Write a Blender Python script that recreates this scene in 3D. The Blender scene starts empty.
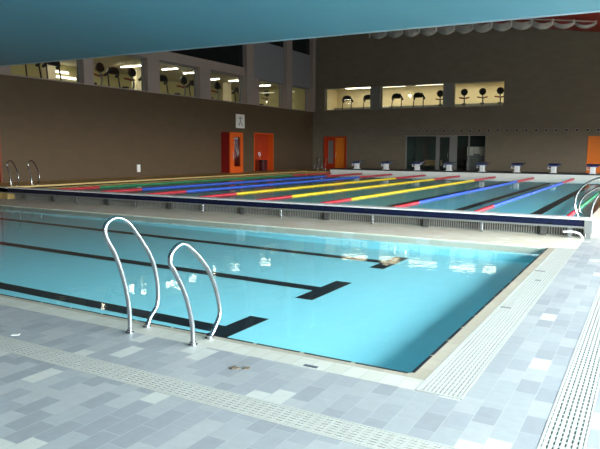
import bpy, math, random
from mathutils import Vector, Matrix
random.seed(7)
scene = bpy.context.scene
COL = scene.collection
PI = math.pi

# ------------------------------------------------------------------ mesh helpers
class MB:
    """collects shapes and links them as ONE mesh object"""
    def __init__(self): self.v = []; self.f = []; self.s = []
    def add(self, vs, fs, smooth=False):
        o = len(self.v); self.v += [tuple(p) for p in vs]
        for f in fs: self.f.append([i + o for i in f]); self.s.append(smooth)
        return self
    def box(self, x0, x1, y0, y1, z0, z1):
        if x0 > x1: x0, x1 = x1, x0
        if y0 > y1: y0, y1 = y1, y0
        if z0 > z1: z0, z1 = z1, z0
        vs = [(x, y, z) for z in (z0, z1) for y in (y0, y1) for x in (x0, x1)]
        return self.add(vs, [(0, 2, 3, 1), (4, 5, 7, 6), (0, 1, 5, 4), (2, 6, 7, 3), (0, 4, 6, 2), (1, 3, 7, 5)])
    def rbox(self, x0, x1, y0, y1, z0, z1, b=.01):
        """box with chamfered vertical and top edges"""
        vs = []; fs = []
        def ring(i, z): return [(x0 + i, y0 + b, z), (x0 + b, y0 + i, z), (x1 - b, y0 + i, z), (x1 - i, y0 + b, z),
                                (x1 - i, y1 - b, z), (x1 - b, y1 - i, z), (x0 + b, y1 - i, z), (x0 + i, y1 - b, z)]
        rings = [ring(0, z0), ring(0, z1 - b), ring(b * .7, z1)]
        for r in rings: vs += r
        for k in range(2):
            for i in range(8):
                j = (i + 1) % 8
                fs.append((k * 8 + i, k * 8 + j, k * 8 + 8 + j, k * 8 + 8 + i))
        fs.append(tuple(range(7, -1, -1))); fs.append(tuple(range(16, 24)))
        return self.add(vs, fs)
    def obox(self, c, sx, sy, sz, M):
        vs = [Vector(c) + M @ Vector((x * sx / 2, y * sy / 2, z * sz / 2)) for z in (-1, 1) for y in (-1, 1) for x in (-1, 1)]
        return self.add(vs, [(0, 2, 3, 1), (4, 5, 7, 6), (0, 1, 5, 4), (2, 6, 7, 3), (0, 4, 6, 2), (1, 3, 7, 5)])
    def tube(self, pts, r, n=10, caps=True):
        P = [Vector(p) for p in pts]; m = len(P)
        R = r if isinstance(r, (list, tuple)) else [r] * m
        T = []
        for i in range(m):
            a = P[max(0, i - 1)]; b = P[min(m - 1, i + 1)]
            T.append((b - a).normalized())
        ref = Vector((0, 0, 1)) if abs(T[0].z) < .9 else Vector((1, 0, 0))
        nrm = (ref - T[0] * ref.dot(T[0])).normalized()
        vs = []; fs = []
        for i in range(m):
            nrm = (nrm - T[i] * nrm.dot(T[i])).normalized()
            bi = T[i].cross(nrm)
            for k in range(n):
                a = 2 * PI * k / n
                vs.append(P[i] + (nrm * math.cos(a) + bi * math.sin(a)) * R[i])
        for i in range(m - 1):
            for k in range(n):
                l = (k + 1) % n
                fs.append((i * n + k, i * n + l, i * n + n + l, i * n + n + k))
        self.add(vs, fs, True)
        if caps:
            self.add(vs[:n], [tuple(range(n - 1, -1, -1))]); self.add(vs[-n:], [tuple(range(n))])
        return self
    def cyl(self, c, r, h, n=16, r2=None):
        x, y, z = c
        return self.tube([(x, y, z), (x, y, z + h)], [r, r if r2 is None else r2], n)
    def prism(self, prof, axis, a0, a1):
        """closed profile extruded along an axis (0 x, 1 y, 2 z)"""
        def pt(p, a):
            return {0: (a, p[0], p[1]), 1: (p[0], a, p[1]), 2: (p[0], p[1], a)}[axis]
        n = len(prof)
        vs = [pt(p, a0) for p in prof] + [pt(p, a1) for p in prof]
        fs = [(i, (i + 1) % n, n + (i + 1) % n, n + i) for i in range(n)]
        fs += [tuple(range(n - 1, -1, -1)), tuple(range(n, 2 * n))]
        return self.add(vs, fs)
    def build(self, name, mat, parent=None, **kw):
        me = bpy.data.meshes.new(name)
        me.from_pydata(self.v, [], self.f)
        me.polygons.foreach_set('use_smooth', self.s)
        me.materials.append(mat); me.update()
        import bmesh
        bm = bmesh.new(); bm.from_mesh(me); bmesh.ops.recalc_face_normals(bm, faces=bm.faces); bm.to_mesh(me); bm.free()
        o = bpy.data.objects.new(name, me); COL.objects.link(o)
        if parent: o.parent = parent
        for k, v in kw.items(): o[k] = v
        return o

def spline(pts, k=6):
    P = [Vector(p) for p in pts]; out = []
    for i in range(len(P) - 1):
        a = P[max(0, i - 1)]; b = P[i]; c = P[i + 1]; d = P[min(len(P) - 1, i + 2)]
        for j in range(k):
            t = j / k
            out.append(.5 * ((2 * b) + (c - a) * t + (2 * a - 5 * b + 4 * c - d) * t * t + (3 * b - a - 3 * c + d) * t ** 3))
    out.append(P[-1]); return out

def thing(name, label, cat, loc=(0, 0, 0), rotz=0, group=None):
    o = bpy.data.objects.new(name, None); COL.objects.link(o)
    o.location = loc; o.rotation_euler = (0, 0, rotz); o.empty_display_size = .2
    o['label'] = label; o['category'] = cat
    if group: o['group'] = group
    return o
def tag(o, label, cat, group=None, kind=None):
    o['label'] = label; o['category'] = cat
    if group: o['group'] = group
    if kind: o['kind'] = kind
    return o
def struct(name, mb, mat, parent=None):
    o = mb.build(name, mat, parent)
    if parent is None: o['kind'] = 'structure'
    return o
def sempty(name, loc=(0, 0, 0)):
    o = bpy.data.objects.new(name, None); COL.objects.link(o); o.location = loc; o['kind'] = 'structure'; return o
def dup(root, loc, rotz=0, label=None, group=None):
    r = root.copy(); COL.objects.link(r); r.location = loc; r.rotation_euler = (0, 0, rotz)
    if label: r['label'] = label
    if group: r['group'] = group
    for ch in list(root.children):
        c = ch.copy(); COL.objects.link(c); c.parent = r
        for g in list(ch.children):
            d = g.copy(); COL.objects.link(d); d.parent = c
    return r

def holed(mb, axis, w0, w1, a0, a1, z0, z1, holes):
    """wall slab with rectangular openings; axis 0: runs along x (w = y range), axis 1: runs along y (w = x range)"""
    A = sorted({a0, a1, *[h[0] for h in holes], *[h[1] for h in holes]})
    for i in range(len(A) - 1):
        l, r = A[i], A[i + 1]; m = (l + r) / 2
        cuts = sorted([(h[2], h[3]) for h in holes if h[0] < m < h[1]])
        z = z0
        for c0, c1 in cuts + [(z1, z1)]:
            if c0 > z + 1e-4:
                if axis == 0: mb.box(l, r, w0, w1, z, c0)
                else: mb.box(w0, w1, l, r, z, c0)
            z = max(z, c1)
    return mb

# ------------------------------------------------------------------ materials
def srgb(r, g, b):
    f = lambda c: (c / 255 / 12.92) if c / 255 <= .04045 else ((c / 255 + .055) / 1.055) ** 2.4
    return (f(r), f(g), f(b), 1)
def newmat(name):
    m = bpy.data.materials.new(name); m.use_nodes = True
    nt = m.node_tree; nt.nodes.clear()
    out = nt.nodes.new('ShaderNodeOutputMaterial')
    return m, nt, out
def pmat(name, col, rough=.5, metal=0, noise=0, scale=8, bump=0, spec=.5, stretch=None):
    m, nt, out = newmat(name)
    b = nt.nodes.new('ShaderNodeBsdfPrincipled')
    b.inputs['Base Color'].default_value = col; b.inputs['Roughness'].default_value = rough
    b.inputs['Metallic'].default_value = metal; b.inputs['Specular IOR Level'].default_value = spec
    nt.links.new(b.outputs[0], out.inputs[0])
    if noise or bump:
        tc = nt.nodes.new('ShaderNodeTexCoord'); mp = nt.nodes.new('ShaderNodeMapping')
        nt.links.new(tc.outputs['Object'], mp.inputs[0])
        if stretch: mp.inputs['Scale'].default_value = stretch
        n = nt.nodes.new('ShaderNodeTexNoise'); n.inputs['Scale'].default_value = scale; n.inputs['Detail'].default_value = 5
        nt.links.new(mp.outputs[0], n.inputs['Vector'])
        if noise:
            r = nt.nodes.new('ShaderNodeMapRange'); r.inputs[3].default_value = 1 - noise; r.inputs[4].default_value = 1 + noise
            nt.links.new(n.outputs[0], r.inputs[0])
            x = nt.nodes.new('ShaderNodeVectorMath'); x.operation = 'SCALE'; x.inputs[0].default_value = col[:3]
            nt.links.new(r.outputs[0], x.inputs['Scale']); nt.links.new(x.outputs[0], b.inputs['Base Color'])
        if bump:
            bp = nt.nodes.new('ShaderNodeBump'); bp.inputs['Strength'].default_value = bump; bp.inputs['Distance'].default_value = .01
            nt.links.new(n.outputs[0], bp.inputs['Height']); nt.links.new(bp.outputs[0], b.inputs['Normal'])
    return m
def emit(name, col, s):
    m, nt, out = newmat(name)
    e = nt.nodes.new('ShaderNodeEmission'); e.inputs[0].default_value = col; e.inputs[1].default_value = s
    nt.links.new(e.outputs[0], out.inputs[0]); return m
def tiles(name, ramp, mortar, bw, rh, ms, swap=True, rough=.45, plane='xy', noise=.08, offset=.37, spec=.4):
    """brick pattern: tiles bw long x rh high; swap = long side along y"""
    m, nt, out = newmat(name)
    b = nt.nodes.new('ShaderNodeBsdfPrincipled'); b.inputs['Roughness'].default_value = rough
    b.inputs['Specular IOR Level'].default_value = spec
    nt.links.new(b.outputs[0], out.inputs[0])
    tc = nt.nodes.new('ShaderNodeTexCoord'); sp = nt.nodes.new('ShaderNodeSeparateXYZ'); cb = nt.nodes.new('ShaderNodeCombineXYZ')
    nt.links.new(tc.outputs['Object'], sp.inputs[0])
    a, c = {'xy': (0, 1), 'xz': (0, 2), 'yz': (1, 2)}[plane]
    if swap: a, c = c, a
    nt.links.new(sp.outputs[a], cb.inputs[0]); nt.links.new(sp.outputs[c], cb.inputs[1])
    br = nt.nodes.new('ShaderNodeTexBrick')
    br.inputs['Scale'].default_value = 1; br.inputs['Brick Width'].default_value = bw; br.inputs['Row Height'].default_value = rh
    br.inputs['Mortar Size'].default_value = ms; br.inputs['Mortar Smooth'].default_value = .1
    br.offset = offset; br.offset_frequency = 2
    br.inputs['Color1'].default_value = (0, 0, 0, 1); br.inputs['Color2'].default_value = (1, 1, 1, 1); br.inputs['Mortar'].default_value = (.5, .5, .5, 1)
    nt.links.new(cb.outputs[0], br.inputs['Vector'])
    cr = nt.nodes.new('ShaderNodeValToRGB'); cr.color_ramp.interpolation = 'CONSTANT' if len(ramp) > 2 else 'LINEAR'
    el = cr.color_ramp.elements
    el[0].position, el[0].color = ramp[0]; el[1].position, el[1].color = ramp[1]
    for p, cc in ramp[2:]:
        e = el.new(p); e.color = cc
    nt.links.new(br.outputs['Color'], cr.inputs[0])
    mx = nt.nodes.new('ShaderNodeMix'); mx.data_type = 'RGBA'; mx.inputs['B'].default_value = mortar
    nt.links.new(br.outputs['Fac'], mx.inputs['Factor']); nt.links.new(cr.outputs[0], mx.inputs['A'])
    n = nt.nodes.new('ShaderNodeTexNoise'); n.inputs['Scale'].default_value = 14; n.inputs['Detail'].default_value = 6
    nt.links.new(tc.outputs['Object'], n.inputs['Vector'])
    r = nt.nodes.new('ShaderNodeMapRange'); r.inputs[3].default_value = 1 - noise; r.inputs[4].default_value = 1 + noise
    nt.links.new(n.outputs[0], r.inputs[0])
    x = nt.nodes.new('ShaderNodeVectorMath'); x.operation = 'SCALE'
    nt.links.new(mx.outputs['Result'], x.inputs[0]); nt.links.new(r.outputs[0], x.inputs['Scale'])
    nt.links.new(x.outputs[0], b.inputs['Base Color'])
    return m
def glassy(name, tint, base=.03, power=5, rough=.02, bump=0, bscale=3, gloss=(1, 1, 1, 1)):
    """thin clear sheet: transparent + mirror by a two-sided Schlick term"""
    m, nt, out = newmat(name)
    t = nt.nodes.new('ShaderNodeBsdfTransparent'); t.inputs[0].default_value = tint
    g = nt.nodes.new('ShaderNodeBsdfGlossy'); g.inputs['Roughness'].default_value = rough; g.inputs['Color'].default_value = gloss
    lw = nt.nodes.new('ShaderNodeLayerWeight'); lw.inputs[0].default_value = .5
    p = nt.nodes.new('ShaderNodeMath'); p.operation = 'POWER'; p.inputs[1].default_value = power
    ma = nt.nodes.new('ShaderNodeMath'); ma.operation = 'MULTIPLY_ADD'; ma.inputs[1].default_value = 1 - base; ma.inputs[2].default_value = base
    mx = nt.nodes.new('ShaderNodeMixShader')
    nt.links.new(lw.outputs['Facing'], p.inputs[0]); nt.links.new(p.outputs[0], ma.inputs[0]); nt.links.new(ma.outputs[0], mx.inputs[0])
    nt.links.new(t.outputs[0], mx.inputs[1]); nt.links.new(g.outputs[0], mx.inputs[2]); nt.links.new(mx.outputs[0], out.inputs[0])
    if bump:
        tc = nt.nodes.new('ShaderNodeTexCoord')
        n = nt.nodes.new('ShaderNodeTexNoise'); n.inputs['Scale'].default_value = bscale; n.inputs['Detail'].default_value = 3
        nt.links.new(tc.outputs['Object'], n.inputs['Vector'])
        bp = nt.nodes.new('ShaderNodeBump'); bp.inputs['Strength'].default_value = bump; bp.inputs['Distance'].default_value = .02
        nt.links.new(n.outputs[0], bp.inputs['Height']); nt.links.new(bp.outputs[0], g.inputs['Normal'])
    return m

G = lambda r, g, b: srgb(r, g, b)
M = {}
M['deck'] = tiles('deck_tile', [(0, G(150, 151, 154)), (.2, G(157, 158, 161)), (.45, G(164, 165, 166)), (.72, G(171, 171, 171)), (.9, G(196, 194, 187))],
                  G(173, 173, 172), .275, .147, .003, noise=.10)
M['deck_mid'] = tiles('middle_deck_tile', [(0, G(232, 220, 198)), (.35, G(236, 225, 204)), (.7, G(240, 230, 211)), (.9, G(244, 237, 222))], G(228, 217, 197), .275, .147, .0035, swap=False, noise=.06)
M['coping'] = tiles('coping_tile', [(0, G(172, 160, 142)), (1, G(182, 171, 153))], G(160, 149, 132), .25, .17, .003, noise=.08)
M['coping_light'] = tiles('pale_edge_tile', [(0, G(196, 192, 180)), (1, G(205, 201, 190))], G(180, 176, 166), .27, .15, .003, noise=.07)
M['left_deck'] = tiles('yellow_tile', [(0, G(206, 174, 108)), (1, G(218, 185, 116))], G(186, 158, 100), .3, .3, .004, noise=.08)
M['basin'] = tiles('aqua_tile', [(0, G(160, 236, 248)), (1, G(164, 239, 251))], G(158, 232, 244), .25, .12, .002, noise=.02)
M['lapbasin'] = tiles('lap_pool_tile', [(0, G(136, 236, 252)), (1, G(141, 239, 254))], G(132, 230, 247), .25, .12, .002, noise=.02)
M['lane'] = pmat('black_tile', G(18, 24, 34), .5, noise=.1)
M['navy'] = tiles('navy_tile', [(0, G(12, 17, 42)), (1, G(15, 21, 52))], G(26, 32, 60), .12, .06, .003, swap=False, plane='xz', rough=.25)
M['wtile'] = pmat('white_tile', G(236, 234, 228), .35, noise=.04, scale=3)
M['marker'] = pmat('slate_blue_plate', G(84, 90, 104), .6, noise=.1)
M['grille'] = pmat('grey_grille_plastic', G(140, 140, 134), .6, noise=.05)
M['white'] = pmat('white_paint', G(228, 230, 230), .4, noise=.03)
M['grate'] = pmat('white_plastic_grating', G(190, 188, 181), .5, noise=.04)
M['slot'] = pmat('grating_slot', G(112, 112, 108), .8, noise=.1)
M['wall'] = tiles('brown_wall_block', [(0, G(82, 66, 47)), (1, G(86, 69, 49))], G(78, 63, 45), .5, .25, .004, swap=False, plane='yz', rough=.75, noise=.05)
M['wallf'] = tiles('grey_brown_wall_block', [(0, G(110, 102, 87)), (1, G(115, 107, 91))], G(105, 98, 84), .5, .25, .004, swap=False, plane='xz', rough=.75, noise=.05)
M['pier'] = pmat('mauve_render', G(150, 135, 128), .8, noise=.04, scale=2)
M['panel'] = pmat('blue_grey_panel', G(126, 126, 132), .7, noise=.04, scale=2)
M['dark'] = pmat('dark_paint', G(38, 40, 42), .5, noise=.1)
M['tealroom'] = pmat('dark_teal_room_paint', G(54, 84, 86), .7, noise=.06, scale=2)
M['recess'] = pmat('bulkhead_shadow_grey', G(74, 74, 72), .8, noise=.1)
M['frame'] = pmat('grey_aluminium_frame', G(130, 132, 130), .45, .3, noise=.05)
M['soffit'] = pmat('teal_ceiling_slat', G(94, 143, 158), .45, noise=.09, scale=3, stretch=(.15, 9, 1))
M['soffit_trim'] = pmat('pale_aluminium', G(190, 205, 212), .35, .4, noise=.03)
M['roof'] = pmat('red_roof', G(140, 38, 24), .7, noise=.06, scale=2)
M['fascia'] = pmat('grey_render', G(120, 122, 122), .8, noise=.05, scale=1)
M['orange'] = pmat('orange_paint', G(208, 84, 16), .45, noise=.05, scale=4)
M['orange_light'] = pmat('light_orange_paint', G(214, 116, 28), .5, noise=.05, scale=4)
M['redorange'] = pmat('red_orange_paint', G(172, 50, 12), .5, noise=.05, scale=4)
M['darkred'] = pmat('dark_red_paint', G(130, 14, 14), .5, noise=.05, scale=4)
M['chrome'] = pmat('brushed_steel', G(172, 176, 180), .27, 1, noise=.04, scale=12)
M['red'] = pmat('red_float_plastic', G(172, 30, 46), .4, noise=.05)
M['green'] = pmat('green_float_plastic', G(24, 112, 70), .4, noise=.05)
M['blue'] = pmat('blue_float_plastic', G(36, 80, 184), .4, noise=.05)
M['yellow'] = pmat('yellow_float_plastic', G(208, 182, 28), .4, noise=.05)
M['blocktop'] = pmat('blue_block_top', G(40, 62, 128), .5, noise=.08)
M['gymwall'] = pmat('cream_gym_wall', G(236, 222, 186), .8, noise=.04, scale=1)
M['gymolive'] = pmat('olive_gym_wall', G(214, 202, 146), .8, noise=.08, scale=1)
M['gymfloor'] = pmat('grey_gym_floor', G(120, 115, 100), .6, noise=.06)
M['gymceil'] = pmat('cream_ceiling', G(214, 206, 176), .8, noise=.03)
M['black'] = pmat('black_plastic', G(22, 22, 24), .45, noise=.1)
M['screen'] = pmat('dark_screen', G(12, 14, 18), .15, noise=.1)
M['darkglass'] = pmat('smoked_glass', G(20, 26, 28), .08, noise=.15, scale=.6)
M['fabric'] = pmat('grey_white_fabric', G(128, 120, 113), .85, noise=.06, scale=6)
M['strap'] = pmat('white_webbing', G(158, 152, 146), .7, noise=.04)
M['paper'] = pmat('white_sign_board', G(228, 226, 220), .6, noise=.02)
M['print'] = pmat('grey_print', G(150, 148, 144), .6, noise=.02)
M['brownleaf'] = pmat('brown_leaf', G(116, 102, 86), .8, noise=.25, scale=40)
M['beige'] = pmat('beige_laminate', G(150, 132, 96), .6, noise=.05)
M['ground'] = pmat('outdoor_paving', G(150, 150, 145), .9, noise=.05)
M['water'] = glassy('pool_water_surface', (.95, 1, 1, 1), .025, 8, .015, bump=.13, bscale=2.6)
M['lapwater'] = glassy('lap_pool_water_surface', (.95, 1, 1, 1), .02, 17, .02, bump=.08, bscale=2.5)
M['glass'] = glassy('window_glass', (.93, .95, .93, 1), .04, 5, .0)
M['lamp'] = emit('gym_tube_light', (1, .93, .76, 1), 16)
M['striplamp'] = emit('gym_wall_strip', (1, .95, .82, 1), 2.2)
M['farlamp'] = emit('gym_panel_light', (1, .88, .62, 1), 4.0)

# ------------------------------------------------------------------ setting: pools and decks
XW = 4.6                     # right wall
PX0, PX1, PY0, PY1 = -19.5, -1.5, 4.36, 11.6
fl = MB()
fl.box(-21.8, XW, -5, 3.09, -.12, 0)
fl.box(-21.8, -1.02, 3.35, 4.05, -.12, 0)
struct('floor', fl, M['deck'])
fl = MB(); fl.box(-1.02, -.46, 4.05, 11.6, -.12, 0); fl.box(-.21, XW, 3.35, 13.56, -.12, 0); fl.box(-1.02, -.46, 3.35, 4.05, -.12, 0); fl.box(-1.02, -.46, 11.6, 13.56, -.12, 0)
struct('floor', fl, M['deck'])
fl = MB(); fl.box(-21.8, -1.02, 11.78, 13.56, -.12, 0); fl.box(-21.8, PX0 - .16, 4.05, 11.78, -.12, 0)
struct('floor', fl, M['deck_mid'])
fl = MB(); fl.box(-21.8, XW, 3.09, 3.35, -.12, -.012); fl.box(-.46, -.21, 3.35, 13.56, -.12, -.012); fl.box(-1.36, -1.02, 4.05, 11.78, -.12, -.012)
struct('floor', fl, M['slot'])
c = MB(); c.box(PX0 - .16, PX1 + .14, 4.27, PY0, -.14, 0); c.box(PX1, PX1 + .14, PY0, PY1, -.14, 0); c.box(PX0 - .16, PX0, PY0, PY1, -.14, 0)
struct('trim_1', c, M['coping'])
struct('trim_7', MB().box(PX0 - .16, PX1 + .14, PY1, 11.78, -.14, 0), M['deck_mid'])
c = MB(); c.box(PX0 - .16, PX1 + .14, 4.05, 4.27, -.12, 0)
struct('trim_2', c, M['coping_light'])

# teaching pool basin (floor rises gently towards the left end)
def fz(x): return -.31 + (min(-4, x) + 4) / (-9) * .1 if x < -4 else -.31
b = MB()
xs = [PX0, -13, -4, PX1]
vs = []; fs = []
for x in xs: vs += [(x, PY0, fz(x)), (x, PY1, fz(x))]
for i in range(3): fs.append((2 * i, 2 * i + 2, 2 * i + 3, 2 * i + 1))
b.add(vs, fs)
for (xa, ya, xb, yb) in ((PX0, PY0, PX1, PY0), (PX1, PY0, PX1, PY1), (PX1, PY1, PX0, PY1), (PX0, PY1, PX0, PY0)):
    n = 3 if ya == yb else 1
    X = sorted({xa, xb} | ({-13, -4} if ya == yb else set()))
    if ya == yb:
        for i in range(len(X) - 1): b.add([(X[i], ya, fz(X[i])), (X[i + 1], ya, fz(X[i + 1])), (X[i + 1], ya, -.14), (X[i], ya, -.14)], [(0, 1, 2, 3)])
    else: b.add([(xa, ya, fz(xa)), (xb, yb, fz(xb)), (xb, yb, -.14), (xa, ya, -.14)], [(0, 1, 2, 3)])
basin = struct('pool_basin', b, M['basin'])
def floor_strip(mb, x0, x1, y0, y1, e=.004):
    X = sorted({x0, x1} | {k for k in (-13, -4) if x0 < k < x1})
    for i in range(len(X) - 1):
        p, q = X[i], X[i + 1]
        mb.add([(p, y0, fz(p) + e), (q, y0, fz(q) + e), (q, y1, fz(q) + e), (p, y1, fz(p) + e)], [(0, 1, 2, 3)])
for y in (5.36, 7.72, 10.28):
    m_ = MB(); floor_strip(m_, PX0 + .9, -4.12, y - .125, y + .125); floor_strip(m_, -4.12, -3.85, y - .64, y + .64)
    m_.build('lane_line', M['lane'], basin)
# dark waterline tiles, set flush on the pool wall under the coping, with pale joints
t = MB()
y = PY0
while y < PY1 - .1:
    t.box(PX1 + .001, PX1 + .028, y + .02, min(y + .46, PY1), -.002, .003); y += .48
x = PX1
while x > PX0 + .5:
    t.box(x - .46, x - .02, PY0 - .02, PY0 - .001, -.002, .003); x -= .48
t.build('waterline_tile', M['lane'], basin)
w = MB(); 
w.add([(PX0 + .001, PY0 + .001, -.012), (PX1 - .001, PY0 + .001, -.012), (PX1 - .001, PY1 - .001, -.012), (PX0 + .001, PY1 - .001, -.012)], [(0, 1, 2, 3)])
tag(w.build('pool_water', M['water']), 'clear pale aqua water filling the front pool with black floor lines', 'water', kind='stuff')

# gratings
def grating(name, label, x0, x1, y0, y1, along, tie=.0105):
    t = thing(name, label, 'drain grating', ((x0 + x1) / 2, (y0 + y1) / 2, -.012))
    cx, cy = (x0 + x1) / 2, (y0 + y1) / 2
    f = MB()
    hx, hy = (x1 - x0) / 2, (y1 - y0) / 2
    e = .014
    f.box(-hx, hx, -hy, -hy + e, 0, .014); f.box(-hx, hx, hy - e, hy, 0, .014)
    f.box(-hx, -hx + e, -hy + e, hy - e, 0, .014); f.box(hx - e, hx, -hy + e, hy - e, 0, .014)
    f.build('frame', M['grate'], t)
    s = MB()
    if along == 'y':
        n = int((x1 - x0 - 2 * e) / .029)
        for i in range(n):
            a = -hx + e + (i + .5) * (2 * hx - 2 * e) / n
            s.box(a - .0095, a + .0095, -hy + e, hy - e, .001, .013)
        k = int((y1 - y0) / .07)
        for i in range(k):
            a = -hy + (i + .5) * 2 * hy / k; s.box(-hx + e, hx - e, a - .013, a + .013, 0, tie)
    else:
        n = int((y1 - y0 - 2 * e) / .029)
        for i in range(n):
            a = -hy + e + (i + .5) * (2 * hy - 2 * e) / n
            s.box(-hx + e, hx - e, a - .0095, a + .0095, .001, .013)
        k = int((x1 - x0) / .07)
        for i in range(k):
            a = -hx + (i + .5) * 2 * hx / k; s.box(a - .013, a + .013, -hy + e, hy - e, 0, tie)
    s.build('slats', M['grate'], t)
    return t
grating('drain_grating', 'long white slotted drain grating crossing the grey deck in front of the handrails', -21.7, 4.5, 3.092, 3.348, 'x')
grating('drain_grating', 'white slotted drain grating running away across the deck at the right edge', -.458, -.212, 3.352, 13.1, 'y')
grating('overflow_grating', 'broad white slotted overflow grating along the right edge of the front pool', -1.358, -1.022, 4.06, 11.7, 'y', .004)

# small marks and litter on the deck
def plate(name, label, cat, x, y, sx, sy, mat, z=.001, h=.004, rz=0):
    m_ = MB(); m_.rbox(-sx / 2, sx / 2, -sy / 2, sy / 2, 0, h, min(sx, sy, h) * .2)
    o = m_.build(name, mat); o.location = (x, y, z - .0005); o.rotation_euler.z = rz
    return tag(o, label, cat)
plate('depth_marker', 'small dark rectangular marker plate on the pale tiles before the front pool edge', 'marker plate', -2.235, 4.095, .12, .035, M['marker'])
plate('depth_marker', 'small dark plate on the overflow grating nearest the camera', 'marker plate', -1.27, 6.8, .11, .05, M['frame'], z=.003)
plate('depth_marker', 'small dark plate on the overflow grating, middle of the three', 'marker plate', -1.19, 8.5, .07, .06, M['frame'], z=.003)
plate('depth_marker', 'small dark plate on the overflow grating farthest from the camera', 'marker plate', -1.27, 9.2, .14, .06, M['frame'], z=.003)
plate('pale_spot', 'tiny white scrap lying on the grey tiles behind the left end of the drain grating', 'spot', -4.98, 3.43, .07, .045, M['paper'], rz=.6)  # thin white plate making a small pale spot on the tiles
def leaf(x, y, s, rz, label):
    m_ = MB(); n = 9; vs = []; 
    top = [(s * (i / (n - 1) - .5), s * .32 * math.sin(PI * i / (n - 1)) * (1 + .3 * math.sin(5 * i))) for i in range(n)]
    bot = [(s * (i / (n - 1) - .5), -s * .28 * math.sin(PI * i / (n - 1)) * (1 + .3 * math.cos(4 * i))) for i in range(n - 2, 0, -1)]
    prof = top + bot
    vs = [(p[0], p[1], .004 + .012 * abs(p[1]) / s) for p in prof]; vs2 = [(p[0], p[1], .0) for p in prof]
    k = len(prof)
    m_.add(vs + vs2, [tuple(range(k)), tuple(range(2 * k - 1, k - 1, -1))] + [(i, (i + 1) % k, k + (i + 1) % k, k + i) for i in range(k)])
    o = m_.build('fallen_leaf', M['brownleaf']); o.location = (x, y, .0005); o.rotation_euler.z = rz
    return tag(o, label, 'leaf')
leaf(-2.73, 3.75, .10, .5, 'larger crumpled brown leaf lying on the grey tiles')
leaf(-2.645, 3.80, .08, 1.4, 'smaller crumpled brown leaf beside the larger one on the grey tiles')

# ------------------------------------------------------------------ raised lap pool
LX0, LX1, LY0, LY1 = -19.2, -1.0, 13.55, 34.3
ZW = .34
b = MB()
zf = .17
b.add([(LX0, LY0, zf), (LX1, LY0, zf), (LX1, LY1, zf), (LX0, LY1, zf)], [(0, 1, 2, 3)])
for (xa, ya, xb, yb, zt) in ((LX0, LY0, LX1, LY0, .36), (LX1, LY0, LX1, LY1, .36), (LX0, LY0, LX0, LY1, .36)):
    b.add([(xa, ya, zf), (xb, yb, zf), (xb, yb, zt), (xa, ya, zt)], [(0, 1, 2, 3)])
lapb = struct('lap_pool_basin', b, M['lapbasin'])
RX = [-17.3, -15.2, -13.25, -11.2, -9.2, -7.25, -5.27, -3.33, -1.42]
BX = [-15.8, -13.85, -11.89, -9.99, -8.11, -6.24, -4.38, -2.51]
for i in range(8):
    m_ = MB(); xx = (RX[i] + RX[i + 1]) / 2 - .0
    m_.add([(xx - .13, LY0 + .9, zf + .003), (xx + .13, LY0 + .9, zf + .003), (xx + .13, LY1 - 1.6, zf + .003), (xx - .13, LY1 - 1.6, zf + .003)], [(0, 1, 2, 3)])
    m_.add([(xx - .45, LY1 - 1.6, zf + .003), (xx + .45, LY1 - 1.6, zf + .003), (xx + .45, LY1 - 1.35, zf + .003), (xx - .45, LY1 - 1.35, zf + .003)], [(0, 1, 2, 3)])
    m_.build('lane_line', M['lane'], lapb)
w = MB(); w.add([(LX0, LY0, ZW), (LX1, LY0, ZW), (LX1, LY1, ZW), (LX0, LY1, ZW)], [(0, 1, 2, 3)])
tag(w.build('pool_water', M['lapwater']), 'still grey green water of the raised lap pool crossed by coloured lane ropes', 'water', kind='stuff')

d = MB(); d.box(-21.8, LX0, 13.2, 40, 0, .42); d.box(LX0, -17.45, LY1, 40, 0, .42)
struct('floor', d, M['left_deck'])
d = MB(); d.box(-17.45, XW, 36.1, 40, 0, .42)
struct('floor', d, M['left_deck'])
d = MB(); d.box(LX1, XW, 13.56, LY1, 0, .36)
struct('floor', d, M['deck_mid'])
e = MB(); e.box(-17.45, XW, LY1, 36.1, 0, .56)
ew = struct('pool_end_wall', e, M['wtile'])
e = MB(); e.box(-17.45, XW, LY1 - .02, 36.1, .56, .62); struct('edge_strip', e, M['dark'], ew)

# bulkhead between the pools
t = thing('pool_bulkhead', 'long raised bulkhead wall with white lip and navy tile band between the two pools', 'pool wall', (-11.3, 13.2, 0))
ox, oy = 11.3, -13.2
def bl(mb): # shift to local
    mb.v = [(p[0] + ox, p[1] + oy, p[2]) for p in mb.v]; return mb
bx0, bx1 = -21.7, -1.04
bl(MB().box(bx0, -.90, 13.19, 13.56, .372, .40)).build('lip', M['white'], t)
bl(MB().box(bx0, bx1, 13.2, 13.5, .24, .372)).build('tile_band', M['navy'], t)
bl(MB().box(bx0, bx1, 13.18, 13.5, .205, .24)).build('ledge', M['frame'], t)
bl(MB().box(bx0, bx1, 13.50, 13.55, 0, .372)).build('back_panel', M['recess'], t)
ec = MB().box(bx1, -.90, 13.17, 13.5, .10, .372); ec.box(bx1 + .03, -.92, 13.2, 13.5, 0, .10); bl(ec).build('end_cap', M['frame'], t)
gr_ = MB(); x = bx1 - .03
while x > bx0 + .1:
    gr_.box(x - .010, x + .010, 13.44, 13.455, .015, .205); x -= .05
gr_.box(bx0, bx1, 13.44, 13.46, 0, .018)
bl(gr_).build('grille', M['grille'], t)
for i in range(8):
    x = -18.3 + 2.54 * i if i < 7 else -1.3
    bl(MB().rbox(x - .035, x + .035, 13.215, 13.27, 0, .205, .006)).build('post', M['chrome'], t)
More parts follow.
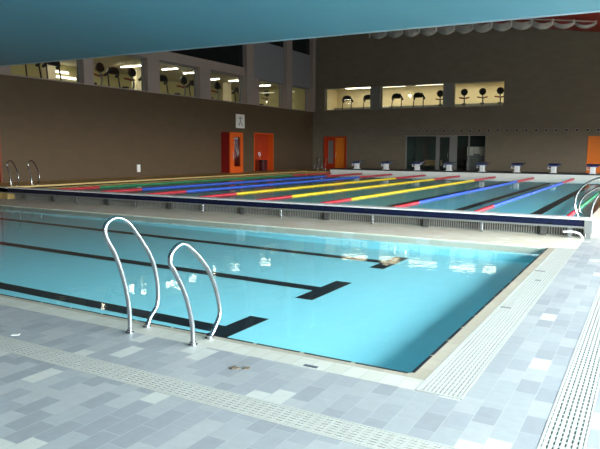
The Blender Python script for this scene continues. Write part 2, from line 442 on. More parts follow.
for i in range(7):
    x = -17.03 + 2.54 * i if i < 6 else -1.82
    bl(MB().rbox(x - .06, x + .06, 13.32, 13.4, 0, .205, .006)).build('support_plate', M['recess'], t)
pp = MB().tube(spline([(-1.42, 13.16, .12), (-1.25, 13.15, .13), (-1.12, 13.14, .10), (-1.05, 13.13, .02)]), .022, 8); bl(pp).build('overflow_pipe', M['white'], t)

# lane ropes
def floats(y0, y1, r=.044, per=.10):
    m_ = MB(); n = int(round((y1 - y0) / per)); per = (y1 - y0) / n
    pts = []; rad = []
    for i in range(n):
        y = y0 + i * per
        pts += [(0, y + .004, 0), (0, y + .014, 0), (0, y + per - .014, 0), (0, y + per - .004, 0)]; rad += [r * .55, r, r, r * .55]
    return m_.tube(pts, rad, 10)
YB0, YB1, YB2, YB3 = 13.72, 15.55, 29.4, 34.1
protos = {}
def lane_rope(x, colour, label):
    loc = (x, 0, .357)
    if colour in protos: return dup(protos[colour], loc, 0, label, 'lane ropes on the lap pool')
    t = thing('lane_rope', label, 'lane rope', loc, 0, 'lane ropes on the lap pool')
    MB().tube([(0, LY0 + .01, 0), (0, LY1 - .03, 0)], .012, 6).build('cable', M['chrome'], t)
    floats(YB0, YB1).build('end_floats', M['red'], t, label='red floats at the rope end')
    floats(YB1, YB2).build('middle_floats', M[colour], t)
    floats(YB2, YB3).build('end_floats', M['red'], t, label='red floats at the rope end')
    protos[colour] = t
    return t
for x, cl, lb in zip(RX, ['green', 'blue', 'blue', 'yellow', 'yellow', 'yellow', 'blue', 'blue', 'green'],
    ['green lane rope with red ends, farthest left beside the yellow deck', 'blue lane rope next to the far left green rope',
     'blue lane rope just left of the leftmost yellow rope', 'yellow lane rope, leftmost of the three yellow ropes',
     'yellow lane rope, middle of the three yellow ropes', 'yellow lane rope, rightmost of the three yellow ropes',
     'blue lane rope just right of the rightmost yellow rope', 'blue lane rope second from the right, beside the right green rope',
     'green lane rope with red ends, farthest right beside the steel rails']):
    lane_rope(x, cl, lb)

# starting blocks
def block(loc, label):
    t = thing('starting_block', label, 'starting block', loc, 0, 'starting blocks on the end wall')
    p = MB().rbox(-.12, .12, -.18, .14, 0, .38, .015); p.rbox(-.17, .17, -.22, .2, 0, .03, .01)
    p.build('pedestal', M['white'], t)
    q = MB(); Mx = Matrix.Rotation(.16, 3, 'X')
    q.obox((0, 0, .43), .56, .62, .05, Mx)
    q.build('platform', M['blocktop'], t, label='blue top platform')
    q = MB(); q.obox((0, .0, .40), .50, .56, .02, Mx); q.build('platform_base', M['white'], t)
    s = MB(); s.rbox(-.32, -.14, -.1, .12, .2, .24, .01); s.box(-.30, -.27, -.08, .1, .24, .40); s.build('side_step', M['white'], t)
    h = MB().tube(spline([(.14, -.1, .34), (.28, -.2, .42), (.40, -.24, .50), (.41, .1, .53), (.30, .2, .45), (.16, .1, .36)]), .022, 8)
    h.build('hand_grip', M['chrome'], t)
    return t
lbs = ['first starting block, nearest the orange far corner door', 'second starting block from the orange far corner door',
       'starting block before the left end of the wide dark glass pane', 'starting block before the narrow dark glass door',
       'starting block before the right end of the glass front', 'starting block just right of the glass front, before bare wall',
       'starting block midway on the bare wall, next to the last one', 'last starting block on the right, before the orange panel']
b0 = block((BX[0], 34.75, .62), lbs[0])
for i in range(1, 8): dup(b0, (BX[i], 34.75, .62), 0, lbs[i])

# ------------------------------------------------------------------ grab rails
def rail_part(t, pts, r, flange_pts, fn=20):
    MB().tube(spline(pts, 6), r, 14).build('rail_tube', M['chrome'], t)
    for p in flange_pts:
        f = MB().cyl((p[0], p[1], p[2]), r * 1.9, .012, fn); f.cyl((p[0], p[1], p[2] + .012), r * 1.35, .02, fn)
        f.build('floor_flange', M['chrome'], t)
GR = 'steel grab rails by the pools'
t = thing('grab_rail', 'polished steel looped grab rail, left one of the front pair', 'grab rail', (-4.12, 4.01, 0), 0, GR)
rail_part(t, [(0, y - 4.01, z) for y, z in [(4.01, 0), (4.01, .24), (3.95, .53), (3.86, .765), (3.775, .905), (3.75, 1.0), (3.79, 1.07), (3.90, 1.095), (4.03, 1.035), (4.17, .875), (4.32, .66), (4.39, .42), (4.385, .20), (4.285, .09), (4.235, 0)]], .021, [(0, 0, 0), (0, .225, 0)])
t = thing('grab_rail', 'polished steel looped grab rail, right one of the front pair', 'grab rail', (-3.38, 4.03, 0), 0, GR)
rail_part(t, [(0, y - 4.03, z) for y, z in [(4.03, 0), (4.02, .21), (3.94, .47), (3.82, .68), (3.76, .775), (3.785, .865), (3.91, .915), (4.06, .83), (4.24, .655), (4.355, .46), (4.42, .215), (4.35, .09), (4.26, 0)]], .021, [(0, 0, 0), (0, .23, 0)])
def loop(t, s=1):
    pts = [(0, 0, 0), (-.02, 0, .22), (-.1, 0, .52), (-.16, 0, .72), (-.1, 0, .85), (.04, 0, .88), (.2, 0, .78), (.36, 0, .56), (.44, 0, .3), (.40, 0, .13), (.32, 0, 0)]
    rail_part(t, [(p[0] * s, p[1], p[2]) for p in pts], .02, [(0, 0, 0), (.32 * s, 0, 0)], 12)
t = thing('grab_rail', 'thin steel grab rail at far left beside the yellow deck, left one', 'grab rail', (-20.0, 13.9, .42), 0, GR); loop(t)
dup(t, (-19.72, 14.55, .42), 0, 'thin steel grab rail at far left beside the yellow deck, right one')
dup(t, (-18.55, 34.75, .42), -PI / 2, 'small steel grab rail in the far left corner of the lap pool, left one')
dup(t, (-18.02, 34.75, .42), -PI / 2, 'small steel grab rail in the far left corner of the lap pool, right one')
t = thing('grab_rail', 'outer steel grab rail curving up at the right end of the bulkhead', 'grab rail', (-1.21, 13.75, .37), 0, GR)
pr = [(-1.21, .37), (-1.29, .62), (-1.24, .89), (-1.07, 1.09), (-.82, 1.20), (-.6, 1.16), (-.58, 1.05), (-.72, .96), (-.85, .85), (-.95, .62), (-.975, .39)]
rail_part(t, [(x + 1.21, 0, z - .37) for x, z in pr], .02, [(.235, 0, .01)], 12)
t = thing('grab_rail', 'inner steel grab rail behind the outer one at the right end of the bulkhead', 'grab rail', (-1.17, 14.4, .36), 0, GR)
pr = [(-1.17, .36), (-1.26, .47), (-1.23, .68), (-1.08, .86), (-.86, .99), (-.62, 1.0), (-.52, .86), (-.58, .62), (-.66, .38)]
rail_part(t, [(x + 1.17, 0, z - .36) for x, z in pr], .02, [(.51, 0, .02)], 12)

# ------------------------------------------------------------------ walls
XL, YF = -21.8, 40.0
LW = [(11.2, 14.3), (15.4, 18.95), (19.5, 22.9), (23.75, 26.95), (27.9, 31.2), (32.85, 35.9), (36.7, 39.55)]
ZS, ZH = 4.6, 6.23
wl = MB()
doorsL = [(13.1, 14.8, .42, 2.6), (32.2, 34.5, .42, 2.85)]
holed(wl, 1, XL - .45, XL, -5, YF + .4, -.12, 4.56, doorsL)
struct('wall_left', wl, M['wall'])
# pale sill, piers and spandrel of the gallery
s = MB().box(XL - .5, XL + .03, 10, YF, 4.56, ZS); struct('trim_3', s, M['pier'])
prev = 10
for i, (a, b_) in enumerate(LW + [(YF, YF)]):
    m_ = MB(); m_.box(XL - .45, XL + .0, prev, a, ZS, ZH)
    if prev in (31.2, 35.9, 39.55): m_.box(XL - .1, XL + .18, prev + (.02), min(prev + .75, YF), ZS, 11.9)
    struct('pillar', m_, M['pier']); prev = b_
s = MB().box(XL - .45, XL + .02, 10, 31.2, ZH, 6.73); struct('trim_4', s, M['pier'])
s = MB().box(XL - .45, XL - .05, 31.2, YF, ZH, 8.6); struct('trim_5', s, M['panel'])
s = MB().box(XL - .3, XL - .12, 10, 31.3, 6.73, 12.2); struct('window_10', s, M['darkglass'])
s = MB().box(XL - .3, XL - .12, 31.3, YF, 8.6, 12.2); struct('window_11', s, M['darkglass'])
for n, (a, b_) in enumerate(LW):
    r_ = sempty('window_%d' % (n + 1), (XL - .3, (a + b_) / 2, ZS)); h = (b_ - a) / 2
    f = MB(); 
    for q in (-h, h - .05): f.box(-.03, .03, q, q + .05, 0, ZH - ZS)
    f.box(-.03, .03, -h + .05, h - .05, 0, .05); f.box(-.03, .03, -h + .05, h - .05, ZH - ZS - .05, ZH - ZS)
    f.build('frame', M['frame'], r_)
    MB().box(-.006, .006, -h + .05, h - .05, .05, ZH - ZS - .05).build('pane', M['glass'], r_)

FW = [(-20.85, -17.25, 4.64, 6.25), (-16.5, -12.08, 4.62, 6.2), (-11.4, -8.2, 4.58, 6.18)]
glz = [(-14.6, -9.2, .42, 2.80)]
dF = [(-20.86, -19.03, .42, 2.77), (-3.25, -.6, .42, 2.68)]
wf = MB(); holed(wf, 0, YF, YF + .4, XL - .45, XW + .4, -.12, 12.2, FW + glz + dF)
struct('wall_far', wf, M['wallf'])
for n, (a, b_, z0, z1) in enumerate(FW):
    r_ = sempty('window_%d' % (n + 12), ((a + b_) / 2, YF + .28, z0)); h = (b_ - a) / 2; hz = z1 - z0
    f = MB()
    for q in (-h, h - .05): f.box(q, q + .05, -.03, .03, 0, hz)
    f.box(-h + .05, h - .05, -.03, .03, 0, .05); f.box(-h + .05, h - .05, -.03, .03, hz - .05, hz)
    f.build('frame', M['frame'], r_)
    MB().box(-h + .05, h - .05, -.006, .006, .05, hz - .05).build('pane', M['glass'], r_)

# piers between the gallery windows on the far wall are a bluish grey paint
for a, b_ in ((-17.25, -16.5), (-12.08, -11.4)):
    struct('pillar', MB().box(a + .01, b_ - .01, YF - .03, YF, 4.62, 6.2), M['frame'])

# glass front of the lifeguard room
t = sempty('window_15', (-13.49, YF + .1, .42))
f = MB().box(-1.11, -1.03, -.04, .04, 0, 2.38); f.box(1.03, 1.2, -.05, .05, 0, 2.38); f.box(-1.03, 1.03, -.04, .04, 2.31, 2.38); f.box(-1.03, 1.03, -.04, .04, 0, .08)
f.build('frame', M['frame'], t); MB().box(-1.03, 1.03, -.006, .006, .08, 2.31).build('pane', M['glass'], t)
t = sempty('door_6', (-11.9, YF + .1, .42))
f = MB().box(-.39, -.30, -.05, .05, 0, 2.38); f.box(.36, .8, -.05, .05, 0, 2.38); f.box(-.30, .36, -.05, .05, 2.25, 2.38); f.build('frame', M['frame'], t)
lf = MB().box(-.30, -.24, -.03, .03, 0, 2.25); lf.box(.30, .36, -.03, .03, 0, 2.25); lf.box(-.24, .30, -.03, .03, 0, .1); lf.box(-.24, .30, -.03, .03, 2.17, 2.25); lf.build('leaf', M['dark'], t)
MB().box(-.24, .30, -.006, .006, .1, 2.17).build('pane', M['glass'], t)
MB().cyl((.26, -.06, .9), .012, .35, 8).build('handle', M['chrome'], t)
t = sempty('window_16', (-10.15, YF + .1, .42))
f = MB().box(-.95, -.90, -.04, .04, 0, 2.38); f.box(.90, .95, -.04, .04, 0, 2.38); f.box(-.17, -.08, -.04, .04, 0, 2.38); f.box(-.9, -.17, -.04, .04, 2.33, 2.38); f.box(-.08, .9, -.04, .04, 2.33, 2.38); f.box(-.9, -.17, -.04, .04, 0, .05); f.box(-.08, .9, -.04, .04, 0, .05)
f.build('frame', M['frame'], t)
MB().box(-.9, -.17, -.006, .006, .05, 2.33).build('pane', M['glass'], t); MB().box(-.08, .9, -.006, .006, .05, 2.33).build('pane', M['glass'], t)
for nm, bb in (('wall_far', (-15, -8.8, 43.4, 43.5, .3, 3)), ('wall_left', (-15.1, -15, YF + .4, 43.5, .3, 3)), ('wall_right', (-8.8, -8.7, YF + .4, 43.5, .3, 3)), ('ceiling', (-15, -8.8, YF + .4, 43.4, 2.9, 3)), ('floor', (-15, -8.8, YF, 43.4, .3, .42))):
    struct(nm, MB().box(*bb), M['tealroom'])
t = thing('wall_cabinet', 'pale white cabinet behind the right glass pane of the far wall', 'cabinet', (-10.0, 41.0, 1.45))
MB().rbox(-.62, .70, 0, .4, -1.03, .62, .01).build('body', M['frame'], t)
for k in range(3): MB().rbox(-.60 + k * .43, -.19 + k * .43, -.025, -.002, .02 + .12 * (k % 2), .60, .004).build('door', M['wtile'], t)
t = thing('office_bench', 'low beige bench behind the wide dark glass pane', 'bench', (-12.95, 40.75, .42))
MB().rbox(-.6, .6, 0, .4, .36, .42, .01).build('seat', M['beige'], t); MB().rbox(-.6, .6, .4, .46, .3, .72, .01).build('backrest', M['beige'], t)
for sx in (-.52, .52):
    for sy in (.05, .38): MB().rbox(sx - .03, sx + .03, sy - .03, sy + .03, 0, .36, .006).build('leg', M['dark'], t)

# orange doors
def door(name, loc, rz): 
    o = sempty(name, loc); o.rotation_euler.z = rz; return o
M['rust'] = pmat('rust_brown_paint', G(120, 52, 20), .6, noise=.05)
t = sempty('door_1', (XL - .1, 13.95, .42))
f = MB().box(-.1, .12, -.85, -.77, 0, 2.18); f.box(-.1, .12, .77, .85, 0, 2.18); f.box(-.1, .12, -.77, .77, 2.1, 2.18); f.build('frame', M['rust'], t)
MB().box(-.03, .02, -.77, .77, 0, 2.1).build('leaf', M['rust'], t); MB().cyl((.05, .6, .85), .014, .4, 8).build('handle', M['chrome'], t)
# projecting orange porch
t = sempty('door_2', (XL, 29.45, .42))
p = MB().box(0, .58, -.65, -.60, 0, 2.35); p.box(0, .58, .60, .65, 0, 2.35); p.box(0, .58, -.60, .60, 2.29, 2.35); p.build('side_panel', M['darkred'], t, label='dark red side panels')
f = MB().box(.58, .65, -.65, -.26, 0, 2.35); f.box(.58, .65, .38, .65, 0, 2.35); f.box(.58, .65, -.26, .38, 0, .36); f.box(.58, .65, -.26, .38, 2.08, 2.35); f = f.build('frame', M['orange'], t)
MB().box(.605, .617, -.26, .38, .36, 2.08).build('pane', M['glass'], f)
l = MB().box(.0, .03, -.6, .6, 0, 2.29).build('leaf', M['redorange'], t); MB().cyl((.67, -.35, .85), .013, .35, 8).build('handle', M['chrome'], f)
# recessed orange door
t = sempty('door_3', (XL, 33.35, .42))
f = MB().box(-.42, .03, -1.15, -1.08, 0, 2.43); f.box(-.42, .03, 1.08, 1.15, 0, 2.43); f.box(-.42, .03, -1.08, 1.08, 2.36, 2.43); f.build('frame', M['orange'], t)
MB().box(-.42, -.36, -1.08, 0, 0, 2.36).build('leaf', M['redorange'], t); MB().box(-.42, -.36, 0.006, 1.08, 0, 2.36).build('leaf', M['redorange'], t)
for s_ in (-.08, .09): MB().cyl((-.33, s_, .9), .013, .3, 8).build('handle', M['chrome'], t)
# far corner door
t = sempty('door_4', (-19.945, YF, .42))
f = MB().box(-.915, -.80, -.05, .3, 0, 2.35); f.box(.80, .915, -.05, .3, 0, 2.35); f.box(-.80, .80, -.05, .3, 2.25, 2.35); f.build('frame', M['redorange'], t)
l = MB().box(-.80, -.58, .02, .08, 0, 2.25); l.box(-.16, -.0, .02, .08, 0, 2.25); l.box(-.58, -.16, .02, .08, 0, .4); l.box(-.58, -.16, .02, .08, 2.05, 2.25); l.build('leaf', M['redorange'], t)
MB().box(-.58, -.16, .045, .057, .4, 2.05).build('pane', M['frame'], t)
MB().box(.006, .80, .02, .08, 0, 2.25).build('leaf', M['orange_light'], t, label='plain lighter orange leaf')
MB().cyl((.05, -.03, .85), .013, .3, 8).build('handle', M['chrome'], t)
# big orange panel on the right of the far wall
t = sempty('door_5', (-1.925, YF + .1, .42))
f = MB().box(-1.325, -1.25, -.12, .1, 0, 2.26); f.box(1.25, 1.325, -.12, .1, 0, 2.26); f.box(-1.25, 1.25, -.12, .1, 2.19, 2.26); f.build('frame', M['orange_light'], t)
MB().box(-1.25, -.004, -.05, 0, 0, 2.19).build('leaf', M['orange_light'], t); MB().box(.004, 1.25, -.05, 0, 0, 2.19).build('leaf', M['orange_light'], t)

# wall bin beside the recessed door, switch box and sign
t = thing('waste_bin', 'small dark maroon bin standing in front of the recessed orange door', 'bin', (XL + .26, 32.85, .42))
M['maroon'] = pmat('maroon_plastic', G(72, 18, 22), .5, noise=.05)
MB().rbox(-.17, .17, -.25, .25, 0, .62, .02).build('body', M['maroon'], t); MB().rbox(-.18, .18, -.26, .26, .62, .7, .02).build('lid', M['black'], t)
t = thing('socket_box', 'small pale box low on the brown left wall', 'wall box', (XL, 22.07, .64))
MB().rbox(0, .07, -.1, .1, 0, .36, .01).build('body', M['white'], t); MB().rbox(.07, .085, -.07, .07, .05, .3, .004).build('cover', M['paper'], t)
t = thing('wall_sign', 'white square sign with a grey figure symbol above the glazed orange porch', 'sign', (XL, 30.7, 3.07))
MB().rbox(.01, .04, -.45, .45, 0, .83, .008).build('board', M['paper'], t)
g = MB()
n = 16
g.add([(.0425, .0 + .07 * math.cos(2 * PI * k / n), .63 + .07 * math.sin(2 * PI * k / n)) for k in range(n)], [tuple(range(n))])
def stroke(p, q, w_):
    a = Vector((0, *p)); b_ = Vector((0, *q)); d_ = (b_ - a).normalized(); nn = Vector((0, -d_.z, d_.y)) * w_ / 2
    g.add([Vector((.0425, 0, 0)) + v for v in (a - nn, b_ - nn, b_ + nn, a + nn)], [(0, 1, 2, 3)])
stroke((0, .56), (0, .36), .12); stroke((-.03, .53), (-.2, .66), .055); stroke((.03, .53), (.2, .66), .055); stroke((-.02, .4), (-.17, .12), .065); stroke((.02, .4), (.17, .12), .065)
stroke((-.24, .2), (-.05, .34), .04); stroke((.24, .2), (.05, .34), .04)
g.build('symbol', M['print'], t, label='grey figure symbol')

# row of air nozzles on the far wall
t = thing('air_nozzle', 'small round dark air nozzle in the row across the far wall', 'air nozzle', (-19.4, YF, 3.12), 0, 'air nozzles on the far wall')
ring = MB(); n = 14
vs = []
for r0, y0 in ((.105, .02), (.105, 0), (.1, -.03), (.085, -.035), (.08, -.005)):
    vs += [(r0 * math.cos(2 * PI * k / n), y0, r0 * math.sin(2 * PI * k / n)) for k in range(n)]
ring.add(vs, [(j * n + k, j * n + (k + 1) % n, (j + 1) * n + (k + 1) % n, (j + 1) * n + k) for j in range(4) for k in range(n)], True)
ring.build('collar', M['strap'], t)
dk = MB(); dk.add([(.08 * math.cos(2 * PI * k / n), -.008, .08 * math.sin(2 * PI * k / n)) for k in range(n)], [tuple(range(n))]); dk.build('opening', M['black'], t)
x = -19.4 + .575
while x < -1.2:
    dup(t, (x, YF, 3.12 - (x + 19.4) * .0055)); x += .575

# ------------------------------------------------------------------ ceilings, right and near walls
def roofz(x): return 8.62 + .16 * (-2.96 - x)
r_ = MB()
x0, x1 = XL - .45, XW + .4
r_.add([(x0, 12.2, roofz(x0)), (x1, 12.2, roofz(x1)), (x1, 40.4, roofz(x1)), (x0, 40.4, roofz(x0)), (x0, 12.2, roofz(x0) + .3), (x1, 12.2, roofz(x1) + .3), (x1, 40.4, roofz(x1) + .3), (x0, 40.4, roofz(x0) + .3)],
       [(0, 1, 2, 3), (4, 5, 6, 7), (0, 1, 5, 4), (1, 2, 6, 5), (2, 3, 7, 6), (3, 0, 4, 7)])
struct('ceiling', r_, M['roof'])
s = MB(); a, b_ = 4.22 + .0068 * (x1 - x0) * .2, 4.09
def sz(x): return 4.215 - .0068 * (x + 17)
s.add([(x0, -5.4, sz(x0)), (x1, -5.4, sz(x1)), (x1, 11.8, sz(x1)), (x0, 11.8, sz(x0)), (x0, -5.4, sz(x0) + .3), (x1, -5.4, sz(x1) + .3), (x1, 11.8, sz(x1) + .3), (x0, 11.8, sz(x0) + .3)],
      [(0, 1, 2, 3), (4, 5, 6, 7), (0, 1, 5, 4), (1, 2, 6, 5), (2, 3, 7, 6), (3, 0, 4, 7)])
struct('ceiling', s, M['soffit'])
s = MB(); 
for y0, y1, h in ((11.8, 11.86, .0),):
    s.add([(XL, y0, sz(XL) - .02), (XW, y0, sz(XW) - .02), (XW, y1, sz(XW) - .02), (XL, y1, sz(XL) - .02), (XL, y0, sz(XL) + .3), (XW, y0, sz(XW) + .3), (XW, y1, sz(XW) + .3), (XL, y1, sz(XL) + .3)],
          [(0, 1, 2, 3), (4, 5, 6, 7), (0, 1, 5, 4), (1, 2, 6, 5), (2, 3, 7, 6), (3, 0, 4, 7)])
struct('trim_6', s, M['soffit_trim'])
struct('wall_upper', MB().box(x0, x1, 11.87, 12.2, 4.3, 12.6), M['fascia'])
struct('wall_near', MB().box(x0, x1, -5.4, -5, -.12, 4.6), M['fascia'])

RWIN = [(-1.6, 2.0, .15, 3.7), (2.4, 5.9, .15, 3.7), (6.3, 9.6, .15, 3.7), (10.0, 13.0, .15, 3.7), (13.8, 18.0, .5, 3.4), (19.5, 23.0, .5, 2.9), (26, 29.0, .6, 2.9), (32, 35.5, .6, 2.9)]
wr = MB(); holed(wr, 1, XW, XW + .4, -5.4, 40.4, -.12, 9, RWIN); struct('wall_right', wr, M['fascia'])
for n, (a, b_, z0, z1) in enumerate(RWIN):
    r_ = sempty('window_%d' % (n + 17), (XW + .3, (a + b_) / 2, z0)); h = (b_ - a) / 2; hz = z1 - z0
    f = MB()
    for q in (-h, h - .06, -.03): f.box(-.03, .03, q, q + .06, 0, hz)
    for q0, q1 in ((-h + .06, -.03), (.03, h - .06)): f.box(-.03, .03, q0, q1, 0, .06); f.box(-.03, .03, q0, q1, hz - .06, hz)
    f.build('frame', M['frame'], r_)
    MB().box(-.004, .004, -h + .06, -.03, .06, hz - .06).build('pane', M['glass'], r_); MB().box(-.004, .004, .03, h - .06, .06, hz - .06).build('pane', M['glass'], r_)
    L = bpy.data.lights.new('window_portal', 'AREA'); L.shape = 'RECTANGLE'; L.size = hz; L.size_y = 2 * h; L.cycles.is_portal = True
    lo = bpy.data.objects.new('window_portal', L); COL.objects.link(lo); lo.location = (XW + .2, (a + b_) / 2, (z0 + z1) / 2); lo.rotation_euler = (0, PI / 2, 0)

# ------------------------------------------------------------------ gym gallery on the left and behind the far wall
g = MB(); g.box(-29.2, XL - .45, 10, 40.4, 3.9, 4.1); struct('floor', g, M['gymfloor'])
g = MB(); g.box(-29.2, XL - .45, 10, 40.4, 6.45, 6.6); struct('ceiling', g, M['gymceil'])
g = MB(); g.box(-29.2, -29, 10, 40.4, 4.1, 6.45); g.box(-29, XL - .45, 9.9, 10, 4.1, 6.45); g.box(-29, XL - .45, 40.3, 40.4, 4.1, 6.45); struct('wall_gym', g, M['gymolive'])
for y_ in (17.2, 20.3, 26.3, 35): struct('pillar', MB().box(-26.3, -25.9, y_, y_ + .45, 4.1, 6.45), M['gymwall'])
def lamp(loc, label, rz=0, L_=1.15):
    t = thing('ceiling_light', label, 'ceiling light', loc, rz, 'tube lights in the side gallery')
    h = MB().box(-L_ / 2, L_ / 2, -.08, .08, -.02, .04).build('housing', M['white'], t)
    MB().box(-L_ / 2 + .02, L_ / 2 - .02, -.065, .065, -.045, -.02).build('diffuser', M['lamp'], h)
    return t
lp = [(-24.55, 13.0), (-24.55, 16.6), (-24.6, 19.8), (-24.8, 21.9), (-25.8, 25.6), (-24.75, 25.66), (-24.5, 27.53), (-24.5, 29.45), (-25.5, 32.8), (-24.5, 34.1), (-24.6, 37.6)]
t0 = None
for i, (x, y_) in enumerate(lp):
    wn = ['nearest the low teal ceiling, leftmost of the gallery tubes', 'over the leftmost gallery window', 'over the second gallery window, left', 'over the second gallery window, dim far one', 'at the back of the second gallery window, left of two',
          'second gallery window, right of two near the pier', 'left in the third gallery window', 'right in the third gallery window', 'left in the fourth gallery window', 'right in the fourth gallery window', 'over the last gallery windows by the corner'][i]
    lb = 'white tube ceiling light ' + wn
    if t0 is None: t0 = lamp((x, y_, 6.41), lb)
    else: dup(t0, (x, y_, 6.41), 0, lb)
# two bright strips low on the back wall of the gallery
for i, (y_, z_) in enumerate(((23.4, 6.0), (23.9, 5.73))):
    t = thing('wall_light', 'bright strip light on the gallery back wall, ' + ('upper one' if i == 0 else 'lower one') + ' at far left window', 'wall light', (-28.95, y_, z_))
    h = MB().box(-.05, .0, -.7, .7, -.05, .09).build('housing', M['white'], t); MB().box(0, .04, -.66, .66, -.04, .08).build('diffuser', M['striplamp'], h)

g = MB(); g.box(-21.8, -7, 40.4, 46.2, 3.9, 4.1); struct('floor', g, M['gymfloor'])
g = MB(); g.box(-21.8, -7, 40.4, 46.2, 6.5, 6.6); struct('ceiling', g, M['gymceil'])
g = MB(); g.box(-21.8, -7, 44.0, 44.2, 4.1, 6.5); g.box(-21.9, -21.8, 40.4, 44.2, 4.1, 6.5); g.box(-7, -6.9, 40.4, 44.2, 4.1, 6.5); struct('wall_gym', g, M['gymwall'])
struct('wall_balustrade', MB().box(-21.7, -7.1, 43.2, 43.3, 4.1, 5.05), M['frame'])
t0 = None
for i, x in enumerate((-19.4, -16.8, -14.0, -11.2, -8.6)):
    lb = '%s warm panel light in the far gym ceiling, counted from the corner' % ['first', 'second', 'third', 'fourth', 'last'][i]
    if t0 is None:
        t0 = thing('ceiling_light', lb, 'ceiling light', (x, 42.6, 6.46), 0, 'panel lights in the far gym')
        h = MB().box(-1.02, 1.02, -.42, .42, -.01, .04).build('housing', M['white'], t0); MB().box(-1, 1, -.4, .4, -.03, -.01).build('diffuser', M['farlamp'], h)
    else: dup(t0, (x, 42.6, 6.46), 0, lb)
t0 = None
for x, z_ in ((-16.65, 5.83), (-15.75, 5.83)):
    lb = 'small bright round lamp on the far gym wall, ' + ('left of two' if t0 is None else 'right of two')
    if t0 is None:
        t0 = thing('wall_light', lb, 'wall light', (x, 44.0, z_), 0, 'round lamps on the far gym wall')
        m_ = MB().tube([(0, 0, 0), (0, -.05, 0)], .06, 14); m_.build('base', M['white'], t0)
        m_ = MB().tube([(0, -.05, 0), (0, -.09, 0), (0, -.11, 0)], [.055, .05, .02], 14); m_.build('globe', M['lamp'], t0)
    else: dup(t0, (x, 44.0, z_), 0, lb)

# exercise machines
def treadmill(loc, rz, label, group):
    t = thing('treadmill', label, 'treadmill', loc, rz, group)
    MB().rbox(-.38, .38, -.2, 1.5, .05, .2, .02).build('deck', M['black'], t); MB().rbox(-.25, .25, .1, 1.5, .2, .21, .005).build('belt', M['screen'], t)
    MB().rbox(-.36, .36, -.35, .02, .05, .3, .04).build('motor_cover', M['black'], t)
    for s_ in (-1, 1): MB().tube([(s_ * .37, -.05, .1), (s_ * .36, .02, .7), (s_ * .33, .12, 1.38)], .035, 8).build('upright', M['black'], t)
    MB().tube(spline([(-.36, .3, 1.28), (-.36, .15, 1.36), (-.25, .05, 1.56), (0, .02, 1.64), (.25, .05, 1.56), (.36, .15, 1.36), (.36, .3, 1.28)]), .07, 8).build('handlebar', M['black'], t)
    c = MB().obox((0, .05, 1.50), .58, .1, .32, Matrix.Rotation(-.4, 3, 'X')).build('console', M['black'], t)
    MB().obox((0, .10, 1.52), .4, .02, .2, Matrix.Rotation(-.4, 3, 'X')).build('screen', M['screen'], c)
    return t
def bike(loc, rz, label, group):
    t = thing('exercise_bike', label, 'exercise bike', loc, rz, group)
    b_ = MB().tube([(-.28, -.4, .04), (.28, -.4, .04)], .035, 8); b_.tube([(-.28, .5, .04), (.28, .5, .04)], .035, 8); b_.tube([(0, -.4, .05), (0, .5, .05)], .04, 8); b_.build('base', M['black'], t)
    MB().tube(spline([(0, -.25, .06), (0, -.12, .5), (.02, -.22, .95), (0, -.12, 1.35)]), .045, 8).build('front_post', M['frame'], t)
    MB().rbox(-.09, .09, -.4, .2, .15, .6, .06).build('flywheel_cover', M['black'], t)
    MB().tube([(0, .25, .06), (0, .35, .78)], .035, 8).build('seat_post', M['frame'], t)
    MB().rbox(-.14, .14, .2, .5, .78, .86, .04).build('saddle', M['black'], t)
    c = MB().tube([(0, -.19, 1.56), (0, -.05, 1.53)], [.24, .22], 8).build('console', M['black'], t)
    MB().obox((0, -.045, 1.535), .28, .02, .24, Matrix.Rotation(-.2, 3, 'X')).build('screen', M['screen'], c)
    MB().tube(spline([(-.3, .12, 1.22), (-.24, -.05, 1.2), (0, -.14, 1.15), (.24, -.05, 1.2), (.3, .12, 1.22)]), .045, 8).build('handlebar', M['darkred'], t)
    return t
FG = 'treadmills behind the far gallery windows'; BG = 'exercise bikes behind the far gallery windows'
tr = treadmill((-19.75, 41.4, 4.1), 0, 'treadmill at the left of the first far window by the corner', FG)
dup(tr, (-18.05, 41.4, 4.1), 0, 'treadmill at the right of the first far window, beside the pier')
dup(tr, (-15.85, 41.4, 4.1), 0, 'treadmill at the left of the middle far window')
dup(tr, (-14.25, 41.4, 4.1), 0, 'treadmill in the centre of the middle far window')
bk = bike((-12.75, 41.6, 4.1), .25, 'exercise bike at the right of the middle far window', BG)
dup(bk, (-11.05, 41.4, 4.1), .25, 'exercise bike at the left of the right far window')
dup(bk, (-9.85, 41.4, 4.1), .25, 'exercise bike in the centre of the right far window')
dup(bk, (-8.72, 41.4, 4.1), .25, 'exercise bike at the right of the right far window')
SG = 'exercise machines behind the side gallery windows'
for i, (y_, k) in enumerate([(17.65, 't'), (18.7, 't'), (21.2, 'b'), (22.25, 't'), (23.3, 'b'), (24.6, 't'), (25.8, 't'), (27.3, 'b'), (28.4, 't'), (30.4, 'b'), (32.9, 't'), (36.0, 'b')]):
    w_ = ['left in the first gallery window', 'right in the first gallery window', 'at the left end of the second gallery window', 'in the middle of the second gallery window', 'right in the second gallery window', 'behind the pier after the second gallery window',
          'left in the third gallery window', 'right in the third gallery window', 'before the fourth gallery window', 'left in the fourth gallery window', 'right in the fourth gallery window', 'in the fifth gallery window'][i]
    if k == 't': dup(tr, (-23.4, y_, 4.1), PI / 2, 'dark treadmill ' + w_, SG)
    else: dup(bk, (-23.4, y_, 4.1), PI / 2, 'dark exercise bike ' + w_, SG)

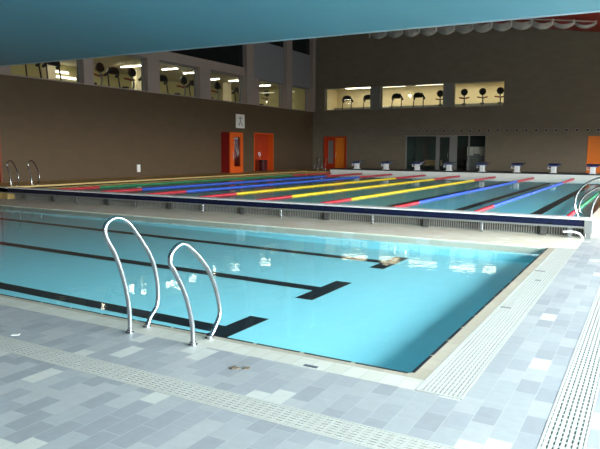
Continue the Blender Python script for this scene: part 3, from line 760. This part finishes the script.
# ------------------------------------------------------------------ festooned divider curtain under the hall roof
cx0, cx1, n = -11.67, -2.15, 12
t = thing('divider_curtain', 'gathered pale fabric divider curtain hanging in scallops below the red roof', 'curtain', (cx0, 27, 6.9))
st = (cx1 - cx0) / n
def ct(x): return 7.36 + (x - cx0) * -.028 - max(0, x + 5.0) * .11      # top rail
def chh(x): return .30 if x < -5.2 else max(.10, .30 - (x + 5.2) * .068)
MB().tube([(0, 0, ct(cx0) - 6.9), (-5 - cx0, 0, ct(-5) - 6.9), (cx1 - cx0, 0, ct(cx1) - 6.9)], .03, 8).build('track', M['strap'], t)
for i in range(n):
    xa = cx0 + i * st; m_ = MB(); vs = []; fs = []
    nu, nv = 10, 8
    for u in range(nu + 1):
        s_ = u / nu; x = xa + s_ * st; b_ = 4 * s_ * (1 - s_); H_ = chh(x)
        z1 = ct(x) - .02 - .15 * b_; z0 = ct(x) - H_ - .16 * b_
        for v in range(nv + 1):
            a = PI * v / nv
            zc, hh = z1, z1 - z0
            vs.append((x - cx0, -math.cos(a) * (.10 + .07 * b_), zc - math.sin(a) * hh - 6.9))
    for u in range(nu):
        for v in range(nv): fs.append((u * (nv + 1) + v, (u + 1) * (nv + 1) + v, (u + 1) * (nv + 1) + v + 1, u * (nv + 1) + v + 1))
    m_.add(vs, fs, True); m_.build('swag', M['fabric'], t)
for i in range(n + 1):
    x = cx0 + i * st; H_ = chh(x) + (.12 if i == 0 else .0)
    m_ = MB().box(x - cx0 - .03, x - cx0 + .03, -.19, -.16, ct(x) - H_ - 6.9, ct(x) + .02 - 6.9); m_.build('strap', M['strap'], t)
for i in range(0, n + 1, 3):
    x = cx0 + i * st; MB().tube([(x - cx0, 0, ct(x) - 6.9), (x - cx0, 0, roofz(x) - 6.9)], .008, 6).build('hanger_cable', M['chrome'], t)

# ------------------------------------------------------------------ light
wd = bpy.data.worlds.new('daylight'); scene.world = wd; wd.use_nodes = True
nt = wd.node_tree; nt.nodes.clear()
out = nt.nodes.new('ShaderNodeOutputWorld'); bg = nt.nodes.new('ShaderNodeBackground')
tc = nt.nodes.new('ShaderNodeTexCoord'); sp = nt.nodes.new('ShaderNodeSeparateXYZ'); cr = nt.nodes.new('ShaderNodeValToRGB')
nt.links.new(tc.outputs['Generated'], sp.inputs[0]); 
mr = nt.nodes.new('ShaderNodeMapRange'); mr.inputs[1].default_value = -.2; mr.inputs[2].default_value = .6
nt.links.new(sp.outputs[2], mr.inputs[0]); nt.links.new(mr.outputs[0], cr.inputs[0])
el = cr.color_ramp.elements
el[0].position = .18; el[0].color = (.22, .23, .23, 1); el[1].position = .27; el[1].color = (.97, .98, 1.0, 1)
e = el.new(1); e.color = (.75, .88, 1.0, 1)
nt.links.new(cr.outputs[0], bg.inputs[0]); bg.inputs[1].default_value = 22.5
nt.links.new(bg.outputs[0], out.inputs[0])

# ------------------------------------------------------------------ camera
cam = bpy.data.cameras.new('camera'); co = bpy.data.objects.new('camera', cam); COL.objects.link(co)
cam.sensor_width = 36; cam.lens = 607.5854 / 600 * 36; cam.clip_end = 200
R_ = Vector((0.8678556, 0.49678709, 0.00540667)); U_ = Vector((-0.06422946, 0.1014002, 0.99277015)); F_ = Vector((-0.49264716, 0.86192841, -0.1199091))
mw = Matrix.Identity(4)
for i in range(3): mw[i][0] = R_[i]; mw[i][1] = U_[i]; mw[i][2] = -F_[i]
mw.translation = Vector((0, 0, 1.7)); co.matrix_world = mw
scene.camera = co
vs_ = scene.view_settings
vs_.view_transform = 'Standard'; vs_.look = 'None'; vs_.gamma = 1; vs_.exposure = 1.12; vs_.use_curve_mapping = False
scene.cycles.max_bounces = 10; scene.cycles.diffuse_bounces = 5; scene.cycles.transparent_max_bounces = 12
scene.cycles.sample_clamp_indirect = 6
